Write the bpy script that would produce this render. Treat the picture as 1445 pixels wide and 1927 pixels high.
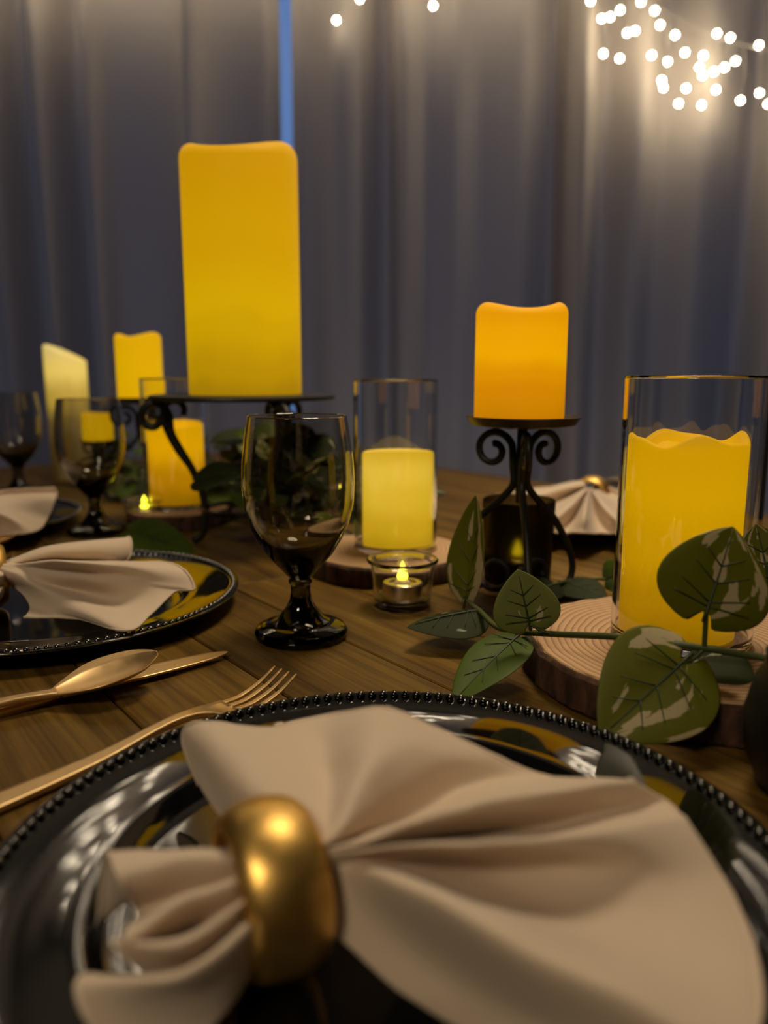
import bpy, bmesh, math, random
from mathutils import Vector, Matrix, noise
R = math.radians
random.seed(7)
scene = bpy.context.scene
col = scene.collection
for o in list(bpy.data.objects): bpy.data.objects.remove(o)

# ------------------------------------------------------------------ camera, world, lights, exposure
TZ = 0.75                      # table top height
CAMH = 0.2145                  # camera height above the table
F, W_, H_ = 1447.0, 1445.0, 1927.0
PITCH = R(10.2)
cam = bpy.data.cameras.new('camera'); camo = bpy.data.objects.new('camera', cam); col.objects.link(camo)
camo.location = (0, 0, TZ + CAMH); camo.rotation_euler = (math.pi/2 - PITCH, 0, 0)
cam.sensor_fit = 'HORIZONTAL'; cam.sensor_width = 36.0; cam.lens = 36.0*F/W_
cam.clip_start = 0.01
cam.dof.use_dof = True; cam.dof.focus_distance = 0.54; cam.dof.aperture_fstop = 5.2
scene.camera = camo
vs = scene.view_settings
vs.view_transform = 'Standard'; vs.look = 'None'; vs.exposure = 0.0; vs.gamma = 1.0; vs.use_curve_mapping = False

world = bpy.data.worlds.new('dusk_sky'); scene.world = world; world.use_nodes = True
wb = world.node_tree.nodes['Background']
wb.inputs[0].default_value = (0.13, 0.25, 0.56, 1); wb.inputs[1].default_value = 0.8

ld = bpy.data.lights.new('added_key_light', 'AREA'); ld.shape = 'DISK'; ld.size = 0.5; ld.energy = 5.7; ld.spread = R(95); ld.color = (1.0, 0.80, 0.56)  # unseen soft key light, added over the table
lo = bpy.data.objects.new('added_key_light', ld); col.objects.link(lo); lo.location = (0.25, 0.95, 2.40)
ld2 = bpy.data.lights.new('added_fill_light', 'AREA'); ld2.shape = 'DISK'; ld2.size = 0.5; ld2.energy = 5.5; ld2.spread = R(100); ld2.color = (1.0, 0.80, 0.56)  # unseen fill, added behind the camera to light camera-facing sides
lo2 = bpy.data.objects.new('added_fill_light', ld2); col.objects.link(lo2); lo2.location = (-0.7, -1.1, 2.40); lo2.rotation_euler = (R(38), 0, R(-18))

# ------------------------------------------------------------------ helpers
def lin(r, g, b):
    f = lambda c: (c/255/12.92) if c/255 <= 0.04045 else ((c/255+0.055)/1.055)**2.4
    return (f(r), f(g), f(b), 1)
CP, SP = math.cos(PITCH), math.sin(PITCH)
def ray(px, py):
    x, y = px - W_/2, py - H_/2
    return Vector((x, F*CP - y*SP, -(y*CP + F*SP)))
def P(px, py, h=0.0):          # pixel -> point at height h above the table
    d = ray(px, py); s = (CAMH - h)/(-d.z)
    return Vector((d.x*s, d.y*s, TZ + h))
def PD(px, py, Y):             # pixel -> point at forward distance Y
    d = ray(px, py); s = Y/d.y
    return Vector((d.x*s, Y, TZ + CAMH + d.z*s))
U = Vector((-0.615, 0.788, 0)); V = Vector((0.788, 0.615, 0))   # along / across the table
P1 = Vector((0.003, 0.29, 0))                                    # centre of the first place setting

def tag(o, label=None, cat=None, group=None, kind=None):
    if label: o['label'] = label
    if cat: o['category'] = cat
    if group: o['group'] = group
    if kind: o['kind'] = kind
    return o
def empty(name, loc, rz=0, label=None, cat=None, group=None):
    o = bpy.data.objects.new(name, None); o.empty_display_size = 0.02; col.objects.link(o)
    o.location = loc; o.rotation_euler = (0, 0, rz)
    return tag(o, label, cat, group)
def link(name, me, mat=None, parent=None, loc=None, rot=None):
    o = bpy.data.objects.new(name, me); col.objects.link(o)
    if mat is not None and not me.materials: me.materials.append(mat)
    if parent: o.parent = parent
    if loc is not None: o.location = loc
    if rot is not None: o.rotation_euler = rot
    return o
def mesh(name, verts, faces, mat=None, smooth=True):
    me = bpy.data.meshes.new(name); me.from_pydata([tuple(v) for v in verts], [], faces); me.update()
    if smooth: me.polygons.foreach_set('use_smooth', [True]*len(me.polygons))
    if mat is not None: me.materials.append(mat)
    return me
def fixn(me):
    bm = bmesh.new(); bm.from_mesh(me); bmesh.ops.recalc_face_normals(bm, faces=bm.faces); bm.to_mesh(me); bm.free(); return me
def supports(prof, closed, ang=24):
    n = len(prof); out = []
    def corner(i):
        if not closed and (i == 0 or i == n-1): return False
        a, b, c = prof[i-1], prof[i], prof[(i+1) % n]
        d1 = (b[0]-a[0], b[1]-a[1]); d2 = (c[0]-b[0], c[1]-b[1])
        l1, l2 = math.hypot(*d1), math.hypot(*d2)
        if l1 < 1e-7 or l2 < 1e-7: return False
        return (d1[0]*d2[0]+d1[1]*d2[1])/(l1*l2) < math.cos(R(ang))
    for i in range(n):
        a = prof[i]; out.append((a[0], a[1], i))
        if i == n-1 and not closed: break
        b = prof[(i+1) % n]; l = math.hypot(b[0]-a[0], b[1]-a[1])
        if l < 1e-7: continue
        e = min(.0004, l*.3)/l
        if corner(i): out.append((a[0]+(b[0]-a[0])*e, a[1]+(b[1]-a[1])*e, i))
        if corner((i+1) % n): out.append((b[0]-(b[0]-a[0])*e, b[1]-(b[1]-a[1])*e, i))
    return out
def lathe(name, prof, mat, seg=64, closed=False, fn=None, off=0.0, ang=24):
    """prof: list of (r,z). r==0 ends become poles. fn(theta,i,r,z)->(r,z)"""
    prof = supports(prof, closed, ang)
    vs_, fs, rows = [], [], []
    for i, (r, z, i0) in enumerate(prof):
        i = i0
        if r <= 1e-9:
            rows.append([len(vs_)]); vs_.append((0, 0, z if fn is None else fn(0, i, 0, z)[1]))
        else:
            row = []
            for k in range(seg):
                t = 2*math.pi*k/seg + off
                rr, zz = (r, z) if fn is None else fn(t, i, r, z)
                row.append(len(vs_)); vs_.append((rr*math.cos(t), rr*math.sin(t), zz))
            rows.append(row)
    pairs = list(zip(rows, rows[1:]))
    if closed: pairs.append((rows[-1], rows[0]))
    for a, b in pairs:
        if len(a) == 1 and len(b) == 1: continue
        for k in range(seg):
            k2 = (k+1) % seg
            if len(a) == 1: fs.append((a[0], b[k], b[k2]))
            elif len(b) == 1: fs.append((a[k], b[0], a[k2]))
            else: fs.append((a[k], b[k], b[k2], a[k2]))
    return fixn(mesh(name, vs_, fs, mat))
def catmull(pts, n):
    pts = [Vector(p) for p in pts]; out = []
    q = [2*pts[0]-pts[1]] + pts + [2*pts[-1]-pts[-2]]
    for i in range(len(pts)-1):
        p0, p1, p2, p3 = q[i:i+4]
        for k in range(n):
            t = k/n
            out.append(0.5*((2*p1)+(p2-p0)*t+(2*p0-5*p1+4*p2-p3)*t*t+(-p0+3*p1-3*p2+p3)*t**3))
    out.append(pts[-1]); return out
def tube_data(pts, rad, seg=8, base=0):
    pts = [Vector(p) for p in pts]; n = len(pts); vs_, fs = [], []
    rr = rad if isinstance(rad, (list, tuple)) else [rad]*n
    tan = [(pts[min(i+1, n-1)]-pts[max(i-1, 0)]).normalized() for i in range(n)]
    nrm = tan[0].orthogonal().normalized()
    for i in range(n):
        nrm = (nrm - tan[i]*nrm.dot(tan[i])).normalized(); bi = tan[i].cross(nrm)
        for k in range(seg):
            a = 2*math.pi*k/seg
            vs_.append(pts[i] + (nrm*math.cos(a)+bi*math.sin(a))*rr[i])
    for i in range(n-1):
        for k in range(seg):
            k2 = (k+1) % seg
            fs.append((base+i*seg+k, base+i*seg+k2, base+(i+1)*seg+k2, base+(i+1)*seg+k))
    fs.append(tuple(base+k for k in reversed(range(seg)))); fs.append(tuple(base+(n-1)*seg+k for k in range(seg)))
    return vs_, fs
def tube(name, pts, rad, mat, seg=8):
    v, f = tube_data(pts, rad, seg); return mesh(name, v, f, mat)
def box_mesh(name, sx, sy, sz, mat, bev=0.0, z0=False):
    bm = bmesh.new(); bmesh.ops.create_cube(bm, size=1)
    for v in bm.verts: v.co = Vector((v.co.x*sx, v.co.y*sy, (v.co.z+(0.5 if z0 else 0))*sz))
    if bev: bmesh.ops.bevel(bm, geom=list(bm.edges), offset=bev, segments=1, affect='EDGES')
    me = bpy.data.meshes.new(name); bm.to_mesh(me); bm.free()
    if mat: me.materials.append(mat)
    return me
def grid(name, rows, mat, thick=0.0, sub=0):
    m, n = len(rows), len(rows[0])
    vs_ = [p for r in rows for p in r]
    fs = [(i*n+j, i*n+j+1, (i+1)*n+j+1, (i+1)*n+j) for i in range(m-1) for j in range(n-1)]
    return mesh(name, vs_, fs, mat)
def shape_mods(o, thick=0.0, sub=0, offset=0.0):
    if thick:
        s = o.modifiers.new('thickness', 'SOLIDIFY'); s.thickness = thick; s.offset = offset
    if sub:
        s = o.modifiers.new('smooth', 'SUBSURF'); s.levels = sub; s.render_levels = sub

# ------------------------------------------------------------------ materials
def nodes(name):
    m = bpy.data.materials.new(name); m.use_nodes = True
    nt = m.node_tree; return m, nt, nt.nodes['Principled BSDF'], nt.nodes['Material Output']
def princ(name, c, rough=0.5, metal=0.0, spec=0.5, coat=0.0, sheen=0.0):
    m, nt, b, out = nodes(name)
    b.inputs['Base Color'].default_value = c; b.inputs['Roughness'].default_value = rough
    b.inputs['Metallic'].default_value = metal; b.inputs['Specular IOR Level'].default_value = spec
    b.inputs['Coat Weight'].default_value = coat; b.inputs['Sheen Weight'].default_value = sheen
    return m
def N(nt, t, **kw):
    n = nt.nodes.new(t)
    for k, v in kw.items(): setattr(n, k, v)
    return n
def ramp(nt, stops):
    r = N(nt, 'ShaderNodeValToRGB'); e = r.color_ramp.elements
    while len(e) < len(stops): e.new(0.5)
    for el, (p, c) in zip(e, stops): el.position = p; el.color = c
    return r
def bump(nt, b, hsock, strength, dist):
    bp = N(nt, 'ShaderNodeBump'); bp.inputs['Strength'].default_value = strength; bp.inputs['Distance'].default_value = dist
    nt.links.new(hsock, bp.inputs['Height']); nt.links.new(bp.outputs[0], b.inputs['Normal'])

def mat_table():
    m, nt, b, out = nodes('table_wood'); L = nt.links.new
    tc = N(nt, 'ShaderNodeTexCoord'); oi = N(nt, 'ShaderNodeObjectInfo')
    add = N(nt, 'ShaderNodeVectorMath', operation='MULTIPLY_ADD')
    cmb = N(nt, 'ShaderNodeCombineXYZ'); mul = N(nt, 'ShaderNodeMath', operation='MULTIPLY'); mul.inputs[1].default_value = 37
    L(oi.outputs['Random'], mul.inputs[0])
    for i in range(3): L(mul.outputs[0], cmb.inputs[i])
    L(tc.outputs['Object'], add.inputs[0]); add.inputs[1].default_value = (1, 1, 1); L(cmb.outputs[0], add.inputs[2])
    mp = N(nt, 'ShaderNodeMapping'); mp.inputs['Scale'].default_value = (2.2, 26, 26); L(add.outputs[0], mp.inputs[0])
    n1 = N(nt, 'ShaderNodeTexNoise'); n1.inputs['Scale'].default_value = 1.6; n1.inputs['Detail'].default_value = 7; n1.inputs['Distortion'].default_value = 0.9
    L(mp.outputs[0], n1.inputs['Vector'])
    mp2 = N(nt, 'ShaderNodeMapping'); mp2.inputs['Scale'].default_value = (3, 170, 170); L(add.outputs[0], mp2.inputs[0])
    n2 = N(nt, 'ShaderNodeTexNoise'); n2.inputs['Scale'].default_value = 2.0; n2.inputs['Detail'].default_value = 3
    L(mp2.outputs[0], n2.inputs['Vector'])
    r1 = ramp(nt, [(0.30, (0.080, 0.040, 0.007, 1)), (0.52, (0.160, 0.088, 0.014, 1)), (0.72, (0.245, 0.142, 0.024, 1))]); L(n1.outputs['Fac'], r1.inputs[0])
    r2 = ramp(nt, [(0.35, (0.72, 0.72, 0.72, 1)), (0.62, (1.1, 1.1, 1.1, 1))]); L(n2.outputs['Fac'], r2.inputs[0])
    mx = N(nt, 'ShaderNodeMix', data_type='RGBA', blend_type='MULTIPLY'); mx.inputs['Factor'].default_value = 1
    L(r1.outputs[0], mx.inputs['A']); L(r2.outputs[0], mx.inputs['B'])
    hs = N(nt, 'ShaderNodeHueSaturation'); mr = N(nt, 'ShaderNodeMapRange'); mr.inputs['To Min'].default_value = 0.72; mr.inputs['To Max'].default_value = 1.22
    L(oi.outputs['Random'], mr.inputs[0]); L(mr.outputs[0], hs.inputs['Value']); L(mx.outputs['Result'], hs.inputs['Color'])
    L(hs.outputs[0], b.inputs['Base Color']); b.inputs['Roughness'].default_value = 0.5; b.inputs['Specular IOR Level'].default_value = 0.2
    bump(nt, b, n2.outputs['Fac'], 0.25, 0.001)
    return m
def mat_rings():
    m, nt, b, out = nodes('slice_endgrain'); L = nt.links.new
    tc = N(nt, 'ShaderNodeTexCoord'); ns = N(nt, 'ShaderNodeTexNoise'); ns.inputs['Scale'].default_value = 14; L(tc.outputs['Object'], ns.inputs['Vector'])
    sub = N(nt, 'ShaderNodeVectorMath', operation='MULTIPLY_ADD'); L(ns.outputs['Color'], sub.inputs[0]); sub.inputs[1].default_value = (0.012, 0.012, 0); L(tc.outputs['Object'], sub.inputs[2])
    mp = N(nt, 'ShaderNodeMapping'); mp.inputs['Scale'].default_value = (1, 1, 0); L(sub.outputs[0], mp.inputs[0])
    wv = N(nt, 'ShaderNodeTexWave', wave_type='RINGS', rings_direction='Z', wave_profile='SAW'); wv.inputs['Scale'].default_value = 62; wv.inputs['Distortion'].default_value = 1.2; wv.inputs['Detail'].default_value = 1
    wv.inputs['Detail Scale'].default_value = 0.6
    L(mp.outputs[0], wv.inputs['Vector'])
    r = ramp(nt, [(0.0, (0.60, 0.39, 0.21, 1)), (0.55, (0.52, 0.325, 0.165, 1)), (0.9, (0.29, 0.155, 0.07, 1)), (1.0, (0.55, 0.35, 0.18, 1))]); L(wv.outputs['Fac'], r.inputs[0])
    L(r.outputs[0], b.inputs['Base Color']); b.inputs['Roughness'].default_value = 0.7
    bump(nt, b, wv.outputs['Fac'], 0.15, 0.0006)
    return m
def mat_bark():
    m, nt, b, out = nodes('bark'); L = nt.links.new
    tc = N(nt, 'ShaderNodeTexCoord'); mp = N(nt, 'ShaderNodeMapping'); mp.inputs['Scale'].default_value = (60, 60, 22); L(tc.outputs['Object'], mp.inputs[0])
    ns = N(nt, 'ShaderNodeTexNoise'); ns.inputs['Scale'].default_value = 2; ns.inputs['Detail'].default_value = 6; L(mp.outputs[0], ns.inputs['Vector'])
    r = ramp(nt, [(0.35, (0.03, 0.014, 0.008, 1)), (0.7, (0.13, 0.06, 0.03, 1))]); L(ns.outputs['Fac'], r.inputs[0])
    L(r.outputs[0], b.inputs['Base Color']); b.inputs['Roughness'].default_value = 0.9
    bump(nt, b, ns.outputs['Fac'], 0.9, 0.003); return m
def mat_cloth():
    m, nt, b, out = nodes('napkin_cloth'); L = nt.links.new
    b.inputs['Base Color'].default_value = (0.66, 0.535, 0.405, 1); b.inputs['Roughness'].default_value = 0.85
    b.inputs['Sheen Weight'].default_value = 0.15; b.inputs['Specular IOR Level'].default_value = 0.25
    tc = N(nt, 'ShaderNodeTexCoord'); ns = N(nt, 'ShaderNodeTexNoise'); ns.inputs['Scale'].default_value = 1800; L(tc.outputs['Object'], ns.inputs['Vector'])
    bump(nt, b, ns.outputs['Fac'], 0.12, 0.0004); return m
def mat_gold(name, rough, scale, c=(0.80, 0.53, 0.19, 1), bs=0.25):
    m, nt, b, out = nodes(name); L = nt.links.new
    b.inputs['Base Color'].default_value = c; b.inputs['Metallic'].default_value = 1
    tc = N(nt, 'ShaderNodeTexCoord'); ns = N(nt, 'ShaderNodeTexNoise'); ns.inputs['Scale'].default_value = scale; ns.inputs['Detail'].default_value = 5; L(tc.outputs['Object'], ns.inputs['Vector'])
    mr = N(nt, 'ShaderNodeMapRange'); mr.inputs['To Min'].default_value = rough*0.75; mr.inputs['To Max'].default_value = rough*1.3
    L(ns.outputs['Fac'], mr.inputs[0]); L(mr.outputs[0], b.inputs['Roughness'])
    bump(nt, b, ns.outputs['Fac'], bs, 0.0008); return m
def mat_glass(name, tint=(1, 1, 1, 1), dens=0.0, vcol=(0.3, 0.3, 0.28, 1), rough=0.0):
    m = bpy.data.materials.new(name); m.use_nodes = True; nt = m.node_tree; nt.nodes.clear()
    out = N(nt, 'ShaderNodeOutputMaterial'); g = N(nt, 'ShaderNodeBsdfGlass'); g.inputs['Color'].default_value = tint; g.inputs['IOR'].default_value = 1.48; g.inputs['Roughness'].default_value = rough
    nt.links.new(g.outputs[0], out.inputs['Surface'])
    if dens:
        v = N(nt, 'ShaderNodeVolumeAbsorption'); v.inputs['Color'].default_value = vcol; v.inputs['Density'].default_value = dens
        nt.links.new(v.outputs[0], out.inputs['Volume'])
    return m
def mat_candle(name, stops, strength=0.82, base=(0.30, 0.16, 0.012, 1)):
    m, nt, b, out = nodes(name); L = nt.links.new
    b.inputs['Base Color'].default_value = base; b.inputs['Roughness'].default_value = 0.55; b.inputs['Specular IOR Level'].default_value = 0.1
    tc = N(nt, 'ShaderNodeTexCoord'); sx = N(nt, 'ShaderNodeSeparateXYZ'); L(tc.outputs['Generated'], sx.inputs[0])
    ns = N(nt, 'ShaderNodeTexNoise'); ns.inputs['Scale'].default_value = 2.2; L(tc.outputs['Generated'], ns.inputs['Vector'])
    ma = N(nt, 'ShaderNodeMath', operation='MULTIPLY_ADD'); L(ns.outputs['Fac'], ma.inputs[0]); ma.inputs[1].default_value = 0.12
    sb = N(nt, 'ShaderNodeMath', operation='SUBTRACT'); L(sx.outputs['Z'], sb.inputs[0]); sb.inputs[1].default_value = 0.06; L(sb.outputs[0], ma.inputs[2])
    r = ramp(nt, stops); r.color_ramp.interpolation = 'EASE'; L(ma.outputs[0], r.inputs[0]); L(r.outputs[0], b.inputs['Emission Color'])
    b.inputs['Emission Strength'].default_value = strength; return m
def mat_emit(name, c, s):
    m, nt, b, out = nodes(name); b.inputs['Base Color'].default_value = (0.8, 0.8, 0.75, 1)
    b.inputs['Emission Color'].default_value = c; b.inputs['Emission Strength'].default_value = s; return m
def mat_leaf(name, g1, g2, cream, thr):
    m, nt, b, out = nodes(name); L = nt.links.new
    tc = N(nt, 'ShaderNodeTexCoord'); oi = N(nt, 'ShaderNodeObjectInfo')
    mul = N(nt, 'ShaderNodeMath', operation='MULTIPLY'); mul.inputs[1].default_value = 23; L(oi.outputs['Random'], mul.inputs[0])
    cmb = N(nt, 'ShaderNodeCombineXYZ')
    for i in range(3): L(mul.outputs[0], cmb.inputs[i])
    mp = N(nt, 'ShaderNodeMapping'); mp.inputs['Scale'].default_value = (1.7, 4.6, 1); L(tc.outputs['UV'], mp.inputs[0]); L(cmb.outputs[0], mp.inputs['Location'])
    n1 = N(nt, 'ShaderNodeTexNoise'); n1.inputs['Scale'].default_value = 1.15; n1.inputs['Detail'].default_value = 4; n1.inputs['Roughness'].default_value = 0.45; L(mp.outputs[0], n1.inputs['Vector'])
    r = ramp(nt, [(thr, (0, 0, 0, 1)), (thr+0.012, (1, 1, 1, 1))]); L(n1.outputs['Fac'], r.inputs[0])
    n2 = N(nt, 'ShaderNodeTexNoise'); n2.inputs['Scale'].default_value = 3; L(tc.outputs['UV'], n2.inputs['Vector'])
    mg = N(nt, 'ShaderNodeMix', data_type='RGBA'); mg.inputs['A'].default_value = g1; mg.inputs['B'].default_value = g2; L(n2.outputs['Fac'], mg.inputs['Factor'])
    mx = N(nt, 'ShaderNodeMix', data_type='RGBA'); mx.inputs['B'].default_value = cream; L(mg.outputs['Result'], mx.inputs['A']); L(r.outputs[0], mx.inputs['Factor'])
    L(mx.outputs['Result'], b.inputs['Base Color']); b.inputs['Roughness'].default_value = 0.52; b.inputs['Specular IOR Level'].default_value = 0.3
    tr = N(nt, 'ShaderNodeBsdfTranslucent'); L(mx.outputs['Result'], tr.inputs['Color'])
    ms = N(nt, 'ShaderNodeMixShader'); ms.inputs[0].default_value = 0.25; L(b.outputs[0], ms.inputs[1]); L(tr.outputs[0], ms.inputs[2]); L(ms.outputs[0], out.inputs['Surface'])
    return m
def mat_curtain():
    m, nt, b, out = nodes('curtain_cloth'); L = nt.links.new
    c = (0.66, 0.585, 0.49, 1)
    b.inputs['Base Color'].default_value = c; b.inputs['Roughness'].default_value = 0.8; b.inputs['Specular IOR Level'].default_value = 0.2
    tc = N(nt, 'ShaderNodeTexCoord'); mp = N(nt, 'ShaderNodeMapping'); mp.inputs['Scale'].default_value = (300, 300, 300); L(tc.outputs['Object'], mp.inputs[0])
    ns = N(nt, 'ShaderNodeTexNoise'); L(mp.outputs[0], ns.inputs['Vector']); bump(nt, b, ns.outputs['Fac'], 0.1, 0.001)
    tr = N(nt, 'ShaderNodeBsdfTranslucent'); tr.inputs['Color'].default_value = (0.60, 0.55, 0.52, 1)
    ms = N(nt, 'ShaderNodeMixShader'); ms.inputs[0].default_value = 0.36; L(b.outputs[0], ms.inputs[1]); L(tr.outputs[0], ms.inputs[2]); L(ms.outputs[0], out.inputs['Surface'])
    return m
def mat_pane():
    m = bpy.data.materials.new('window_glass'); m.use_nodes = True; nt = m.node_tree; nt.nodes.clear()
    out = N(nt, 'ShaderNodeOutputMaterial'); t = N(nt, 'ShaderNodeBsdfTransparent'); g = N(nt, 'ShaderNodeBsdfGlossy'); g.inputs['Roughness'].default_value = 0.02
    f = N(nt, 'ShaderNodeFresnel'); ms = N(nt, 'ShaderNodeMixShader')
    nt.links.new(f.outputs[0], ms.inputs[0]); nt.links.new(t.outputs[0], ms.inputs[1]); nt.links.new(g.outputs[0], ms.inputs[2]); nt.links.new(ms.outputs[0], out.inputs[0])
    return m

M = dict(
    table=mat_table(), rings=mat_rings(), bark=mat_bark(), cloth=mat_cloth(), curtain=mat_curtain(), pane=mat_pane(),
    ring=mat_gold('brushed_gold', 0.40, 70, (0.74, 0.47, 0.13, 1), 0.55), cutlery=mat_gold('matt_gold', 0.42, 120, (0.80, 0.56, 0.27, 1), 0.06),
    black=princ('black_lacquer', (0.004, 0.004, 0.004, 1), 0.05, spec=0.5, coat=0.0),
    iron=princ('black_iron', (0.011, 0.010, 0.009, 1), 0.45, spec=0.4), dish=princ('bronze_iron', (0.05, 0.037, 0.018, 1), 0.38, metal=0.6),
    glass=mat_glass('clear_glass', (0.995, 0.998, 0.997, 1)), smoke=mat_glass('smoke_glass', (0.985, 0.985, 0.97, 1), 150, (0.16, 0.14, 0.10, 1)),
    darkglass=mat_glass('dark_glass', (0.30, 0.26, 0.16, 1), rough=0.28),
    metal=princ('tealight_metal', (0.75, 0.7, 0.6, 1), 0.22, metal=1.0), plastic=princ('warm_plastic', (0.7, 0.6, 0.35, 1), 0.4),
    flame=mat_emit('led_flame', (1.0, 0.72, 0.02, 1), 2.6), flame_far=mat_emit('led_flame_small', (0.95, 0.85, 0.02, 1), 5.0),
    bulb=mat_emit('fairy_bulb', (1.0, 0.83, 0.60, 1), 41), wire=princ('wire', (0.45, 0.42, 0.36, 1), 0.4),
    wall=princ('wall_paint', (0.16, 0.14, 0.12, 1), 0.9), ceil=princ('ceiling_paint', (0.16, 0.145, 0.125, 1), 0.9), floor=princ('floor_wood', (0.06, 0.036, 0.02, 1), 0.5),
    frame=princ('window_paint', (0.5, 0.5, 0.48, 1), 0.5), stem=princ('vine_stem', (0.055, 0.075, 0.018, 1), 0.5), vein=princ('leaf_vein', (0.020, 0.038, 0.010, 1), 0.5),
    leaf=mat_leaf('variegated_leaf', (0.125, 0.140, 0.005, 1), (0.17, 0.18, 0.009, 1), (0.55, 0.47, 0.27, 1), 0.565),
    leaf_plain=mat_leaf('green_leaf', (0.055, 0.095, 0.004, 1), (0.085, 0.14, 0.006, 1), (0.10, 0.15, 0.03, 1), 0.72),
    leaf_pale=mat_leaf('pale_leaf', (0.17, 0.20, 0.045, 1), (0.26, 0.29, 0.075, 1), (0.55, 0.5, 0.33, 1), 0.68),
    leaf_dark=mat_leaf('dark_leaf', (0.020, 0.028, 0.006, 1), (0.038, 0.052, 0.012, 1), (0.35, 0.36, 0.25, 1), 0.66),
    lampmetal=princ('lamp_white', (0.6, 0.58, 0.55, 1), 0.5),
)
M['black'].node_tree.nodes['Principled BSDF'].inputs['IOR'].default_value = 2.1
M['leaf_dark'].node_tree.nodes['Principled BSDF'].inputs['Roughness'].default_value = 0.7
c_tall = mat_candle('wax_tall', [(0.0, lin(168, 128, 4)), (0.10, lin(190, 146, 2)), (0.28, lin(212, 166, 0)), (0.36, lin(220, 172, 0)), (0.6, lin(214, 160, 0)), (0.9, lin(208, 150, 2)), (1.0, lin(208, 154, 20))])
c_orange = mat_candle('wax_orange', [(0.0, lin(205, 128, 0)), (0.30, lin(222, 140, 0)), (0.42, lin(232, 152, 0)), (0.58, lin(252, 176, 0)), (0.72, lin(250, 172, 0)), (0.9, lin(240, 160, 2)), (1.0, lin(240, 158, 8))])
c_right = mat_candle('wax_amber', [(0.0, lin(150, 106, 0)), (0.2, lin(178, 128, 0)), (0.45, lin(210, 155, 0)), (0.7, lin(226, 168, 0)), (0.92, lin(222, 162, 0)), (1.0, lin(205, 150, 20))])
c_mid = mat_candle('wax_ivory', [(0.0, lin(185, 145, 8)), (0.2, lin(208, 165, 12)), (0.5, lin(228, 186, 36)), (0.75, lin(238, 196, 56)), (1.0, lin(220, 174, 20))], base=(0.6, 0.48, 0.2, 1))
c_far = mat_candle('wax_yellow', [(0.0, lin(228, 172, 0)), (0.5, lin(228, 176, 0)), (1.0, lin(226, 172, 2))])
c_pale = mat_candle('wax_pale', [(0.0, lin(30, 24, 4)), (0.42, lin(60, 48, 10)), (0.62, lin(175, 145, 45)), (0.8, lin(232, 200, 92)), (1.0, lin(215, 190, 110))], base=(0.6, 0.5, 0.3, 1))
c_back = mat_candle('wax_gold', [(0.0, lin(140, 98, 0)), (0.35, lin(190, 130, 0)), (0.7, lin(238, 172, 0)), (1.0, lin(228, 166, 0))])

# ------------------------------------------------------------------ the room
def struct(name, sx, sy, sz, loc, mat, parent=None):
    o = link(name, box_mesh(name, sx, sy, sz, mat), parent=parent, loc=loc)
    if parent is None: o['kind'] = 'structure'
    return o
RX0, RX1, RY0, RY1, RH = -3.0, 3.0, -2.6, 2.80, 2.6
struct('floor', RX1-RX0+.2, RY1-RY0+.2, 0.1, ((RX0+RX1)/2, (RY0+RY1)/2, -0.05), M['floor'])
struct('ceiling', RX1-RX0+.2, RY1-RY0+.2, 0.1, ((RX0+RX1)/2, (RY0+RY1)/2, RH+0.05), M['ceil'])
struct('wall_left', 0.1, RY1-RY0, RH, (RX0-0.05, (RY0+RY1)/2, RH/2), M['wall'])
struct('wall_right', 0.1, RY1-RY0, RH, (RX1+0.05, (RY0+RY1)/2, RH/2), M['wall'])
struct('wall_front', RX1-RX0+.2, 0.1, RH, (0, RY0-0.05, RH/2), M['wall'])
# back wall with one wide window opening
wx0, wx1, wz0, wz1 = -1.45, 1.75, 0.35, 2.42
def wall_with_hole():
    y0, y1 = RY1, RY1+0.12
    xs = [RX0-.1, wx0, wx1, RX1+.1]; zs = [0, wz0, wz1, RH]
    bm = bmesh.new()
    for i in range(3):
        for k in range(3):
            if i == 1 and k == 1: continue
            r = bmesh.ops.create_cube(bm, size=1)['verts']
            for v in r:
                v.co = Vector((xs[i] if v.co.x < 0 else xs[i+1], y0 if v.co.y < 0 else y1, zs[k] if v.co.z < 0 else zs[k+1]))
    me = bpy.data.meshes.new('wall_back'); bm.to_mesh(me); bm.free(); return me
tag(link('wall_back', wall_with_hole(), M['wall']), kind='structure')
win = empty('window_1', ((wx0+wx1)/2, RY1+0.06, wz0)); win['kind'] = 'structure'
ww, wh = wx1-wx0, wz1-wz0
for nm, sx, sz, x, z in (('frame_rail', ww, .06, 0, .03), ('frame_rail', ww, .06, 0, wh-.03), ('frame_stile', .06, wh-.12, -ww/2+.03, wh/2), ('frame_stile', .06, wh-.12, ww/2-.03, wh/2), ('mullion', .05, wh-.12, -.55, wh/2), ('mullion', .05, wh-.12, .55, wh/2)):
    link(nm, box_mesh(nm, sx, .06, sz, M['frame'], 0.004), parent=win, loc=(x, 0, z))
for xa, xb in ((-ww/2+.06, -.575), (-.525, .525), (.575, ww/2-.06)):
    link('pane', box_mesh('pane', xb-xa, .006, wh-.12, M['pane']), parent=win, loc=((xa+xb)/2, 0, wh/2))
# unseen lamp fixture modelled above the added key light
cl = empty('added_ceiling_lamp', (0.25, 0.95, RH), label='unseen round white flush ceiling lamp added as key light above the dining table', cat='lamp')
link('lamp_base', lathe('lamp_base', [(0, 0), (.07, 0), (.07, -.03), (.015, -.04), (.015, -.12), (0, -.12)], M['lampmetal'], 32), parent=cl)
link('lamp_shade', lathe('lamp_shade', [(.015, -.12), (.30, -.13), (.305, -.20), (.30, -.20), (.295, -.14), (.015, -.13)], M['lampmetal'], 48, closed=True), parent=cl)

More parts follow.
